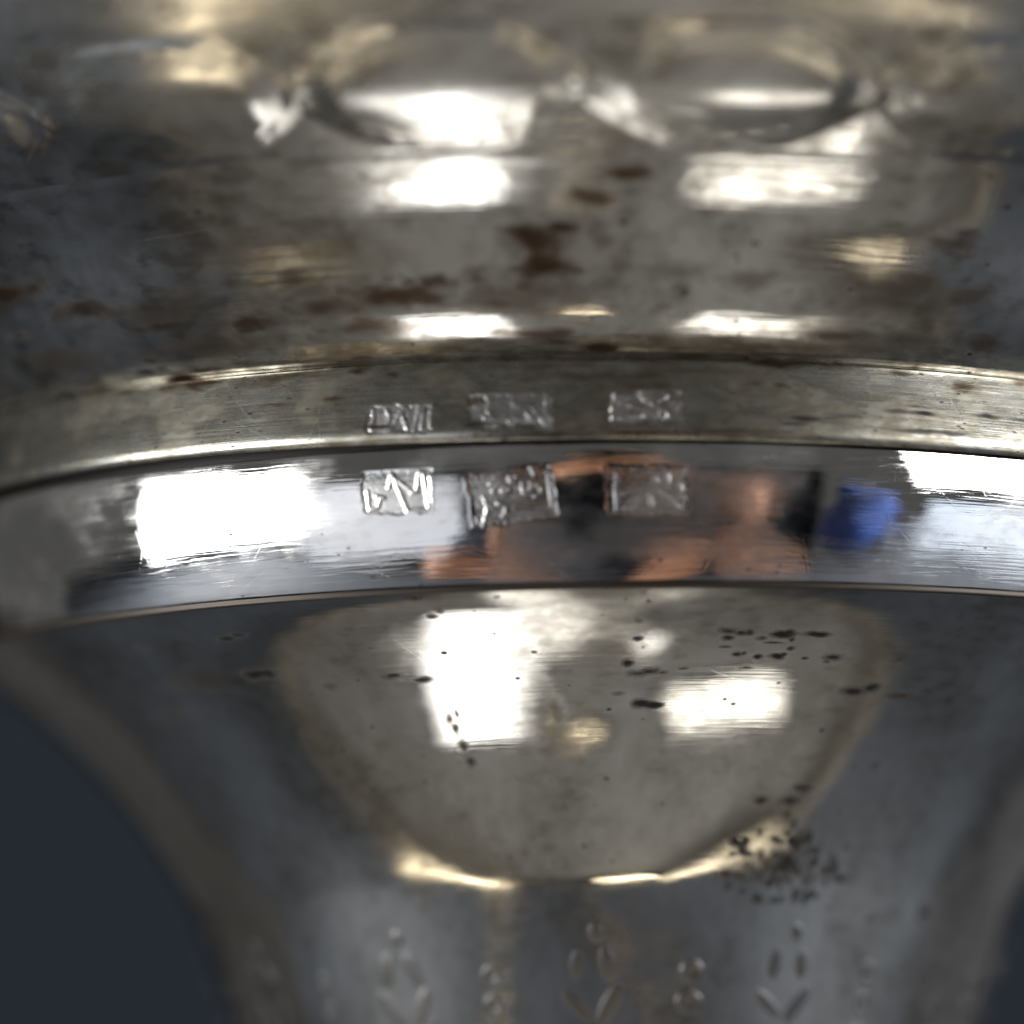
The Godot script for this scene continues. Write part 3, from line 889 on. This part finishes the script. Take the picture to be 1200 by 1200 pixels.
func stamp(called: String, mesh: Mesh, mat: Material, pr: Dictionary, a: float, h: float, turn: float, size: Vector2, root: Node3D, off: Vector3) -> void:
	var s := s_of_h(pr, h)
	var q := at_s(pr, s)
	var t := tangent(pr, s)
	var n := Vector3(absf(t.y) * sin(a), -t.x * signf(t.y), absf(t.y) * cos(a))
	var side := Vector3(cos(a), 0, -sin(a))
	var along := n.cross(side)
	turn += 0.25 * sin(a * 51.0 + h * 7.0)
	size *= 1.4 +  0.16 * sin(a * 23.0 + h * 11.0)
	var x := side.rotated(n, turn)
	var z := along.rotated(n, turn)
	var o := part(called, mesh, mat, root, Vector3(q.x * sin(a), q.y, q.x * cos(a)) + off)
	o.basis = Basis(x * size.x, n * (0.27 + 0.09 * sin(a * 37.0 + h * 5.0)), z * size.y)


func on(pr: Dictionary, list: Array) -> Array:   # stains: heights become distances along the profile
	var out := []
	for s in list:
		out.append([s[0], s_of_h(pr, s[1]), s[2], s[3], s[4], s[5]])
	return out


func bowl_stains(pr: Dictionary) -> Array:
	var list := STAINS_BOWL.duplicate()
	for k in 9:   # broad faint smears where the wall meets the ledge
		list.append([-46.0 + k * 8.6 + 3.0 * sin(k * 2.1), 7.4 + 1.1 * sin(k * 1.7), 3.6 + sin(k * 3.3), 0.8 + 0.3 * sin(k * 2.7), 0.15, 0.34 if k < 6 else 0.22])
	return on(pr, list)


func rim_stains(pr: Dictionary) -> Array:
	return on(pr, STAINS_RIM)


func pedestal_stains(pr: Dictionary) -> Array:
	var list := STAINS_PEDESTAL.duplicate()
	var rng := RandomNumberGenerator.new()
	rng.seed = 91
	for i in 130:
		var far := rng.randf()
		var turn := rng.randf() * TAU
		list.append([22.0 + cos(turn) * far * 8.5, -13.1 + sin(turn) * far * 1.7, rng.randf_range(0.10, 0.30), rng.randf_range(0.10, 0.26), 0.95, rng.randf_range(0.5, 1.0)])
	return on(pr, list)


func build_photographer() -> void:
	var lean := deg_to_rad(7.8)
	var mid := Vector3(9, 0, 30) + 300.0 * Vector3(0, -sin(lean), cos(lean))
	# camera held by the photographer; the lens looks along -z
	var c := thing("camera", "black camera mirrored as a dark round shape behind the right mark of the polished band", "camera", mid)
	c.rotation.x = lean
	var black := plain(Color(0.012, 0.012, 0.013), 0.45)
	part("body", box_mesh(Vector3(196, 112, 56), 10.0), black, c, Vector3(0, 0, 30))
	part("grip", box_mesh(Vector3(28, 104, 32), 9.0), black, c, Vector3(84, -2, -8))
	part("viewfinder_hump", box_mesh(Vector3(60, 30, 50), 9.0), black, c, Vector3(0, 66, 30))
	part("screen", box_mesh(Vector3(78, 56, 2), 0.5), plain(Color(0.02, 0.02, 0.025), 0.1), c, Vector3(0, 0, 59.5))
	var barrel := part("lens_barrel", lathe([Vector2(40, 58), Vector2(58, 62), Vector2(66, 60), Vector2(68, 54), Vector2(66, 24), Vector2(60, 18), Vector2(60, 4), Vector2(56, 0)], 64), black, c, Vector3(0, 0, 0))
	barrel.rotation.x = -PI / 2
	var glass := part("front_glass", lathe([Vector2(42, 50), Vector2(30, 55), Vector2(15, 58), Vector2(0.3, 59)], 48), plain(Color(0.01, 0.01, 0.02), 0.05), c)
	glass.rotation.x = -PI / 2

	var who := thing("person", "person in a dark top holding a camera, mirrored in the polished band", "person", mid + Vector3(0, -530, 122))
	var lift := Vector3(0, 530, -122)
	var turn := Basis(Vector3(1, 0, 0), lean)
	var at := func(x, y, z): return turn * Vector3(x, y, z) + lift
	var body := SurfaceTool.new()
	body.begin(Mesh.PRIMITIVE_TRIANGLES)
	var big := [
		[Vector3(0, 90, 0), Vector3(0, 330, 10), 125.0, 118.0], [Vector3(-90, 340, 10), Vector3(90, 340, 10), 80.0, 80.0], [Vector3(-150, 385, 20), Vector3(150, 385, 20), 55.0, 55.0],
		[Vector3(0, 400, 15), Vector3(0, 500, -10), 56.0, 52.0], [Vector3(0, 560, -20), Vector3(0, 600, -10), 72.0, 80.0], [Vector3(0, 520, -55), Vector3(0, 545, -50), 46.0, 55.0],
		[Vector3(0, 556, -98), Vector3(0, 585, -88), 11.0, 7.0], [Vector3(-80, 560, 0), Vector3(-80, 590, 0), 10.0, 14.0], [Vector3(80, 560, 0), Vector3(80, 590, 0), 10.0, 14.0],
		[Vector3(-165, 385, 20), Vector3(-215, 180, -60), 48.0, 38.0], [Vector3(165, 385, 20), Vector3(235, 190, -70), 48.0, 38.0],
		[Vector3(-215, 180, -60), at.call(-178, -128, 34), 38.0, 20.0], [at.call(-178, -128, 34), at.call(-66, -146, 6), 19.0, 19.0], [Vector3(235, 190, -70), at.call(206, -140, 60), 38.0, 23.0], [at.call(206, -140, 60), at.call(124, -122, 28), 20.0, 19.0],
	]
	skin(body, big, 11.0, 30.0)
	var right := [
		[at.call(132, -116, 30), at.call(122, -60, 24), 19.0, 20.0], [at.call(122, -62, 22), at.call(120, 36, 14), 20.0, 16.0], [at.call(122, -46, 4), at.call(124, 44, 6), 18.0, 13.0],
		[at.call(116, -40, 34), at.call(100, -6, 58), 13.0, 11.0], [at.call(100, -6, 58), at.call(74, 10, 66), 10.5, 9.0],
	]
	for k in 4:
		var y := 52.0 - k * 21.0
		var reach: float = [0.92, 1.05, 1.0, 0.82][k]
		right.append([at.call(124, y * 0.9, 4), at.call(124, y, -24 * reach), 11.5, 10.5])
		right.append([at.call(124, y, -24 * reach), at.call(106, y - 2, -40 * reach), 10.3, 9.6])
		right.append([at.call(106, y - 2, -40 * reach), at.call(84, y - 3, -38 * reach), 9.4, 8.0])
	skin(body, right, 3.2, 4.0)
	var left := [
		[at.call(-84, -146, 12), at.call(-50, -154, 0), 18.0, 18.0], [at.call(-52, -154, 0), at.call(-10, -160, -14), 17.0, 15.0], [at.call(-48, -150, -22), at.call(-8, -157, -34), 15.0, 13.0],
		[at.call(-60, -140, -18), at.call(-92, -78, -36), 12.0, 10.0], [at.call(-92, -72, -36), at.call(-88, -20, -42), 10.0, 8.5],
	]
	for k in 4:
		var z := 2.0 - k * 19.5
		var reach: float = [0.85, 1.0, 1.06, 0.92][k]
		left.append([at.call(-12, -158, z), at.call(20 * reach, -144, z - 2), 10.5, 9.6])
		left.append([at.call(20 * reach, -144, z - 2), at.call(48 * reach, -106, z - 3), 9.2, 8.6])
		left.append([at.call(48 * reach, -106, z - 3), at.call(66 * reach, -72, z - 3), 8.4, 7.2])
	skin(body, left, 3.2, 4.0)
	var flesh := plain(Color(0.70, 0.34, 0.19), 0.5)
	part("body", body.commit(), flesh, who)
	var top := SurfaceTool.new()
	top.begin(Mesh.PRIMITIVE_TRIANGLES)
	var shirt := [
		[Vector3(0, 80, 0), Vector3(0, 330, 10), 132.0, 125.0], [Vector3(-90, 340, 10), Vector3(90, 340, 10), 87.0, 87.0], [Vector3(-150, 385, 20), Vector3(150, 385, 20), 62.0, 62.0],
		[Vector3(-165, 385, 20), Vector3(-212, 195, -52), 56.0, 49.0], [Vector3(165, 385, 20), Vector3(231, 205, -62), 56.0, 49.0],
	]
	skin(top, shirt, 12.0, 30.0)
	part("top", top.commit(), plain(Color(0.03, 0.035, 0.05), 0.85), who)
	var locks := SurfaceTool.new()
	locks.begin(Mesh.PRIMITIVE_TRIANGLES)
	skin(locks, [[Vector3(0, 590, 12), Vector3(0, 620, 4), 86.0, 78.0], [Vector3(0, 560, 30), Vector3(0, 600, 20), 70.0, 74.0]], 9.0, 20.0)
	part("hair", locks.commit(), plain(Color(0.02, 0.014, 0.01), 0.6), who)
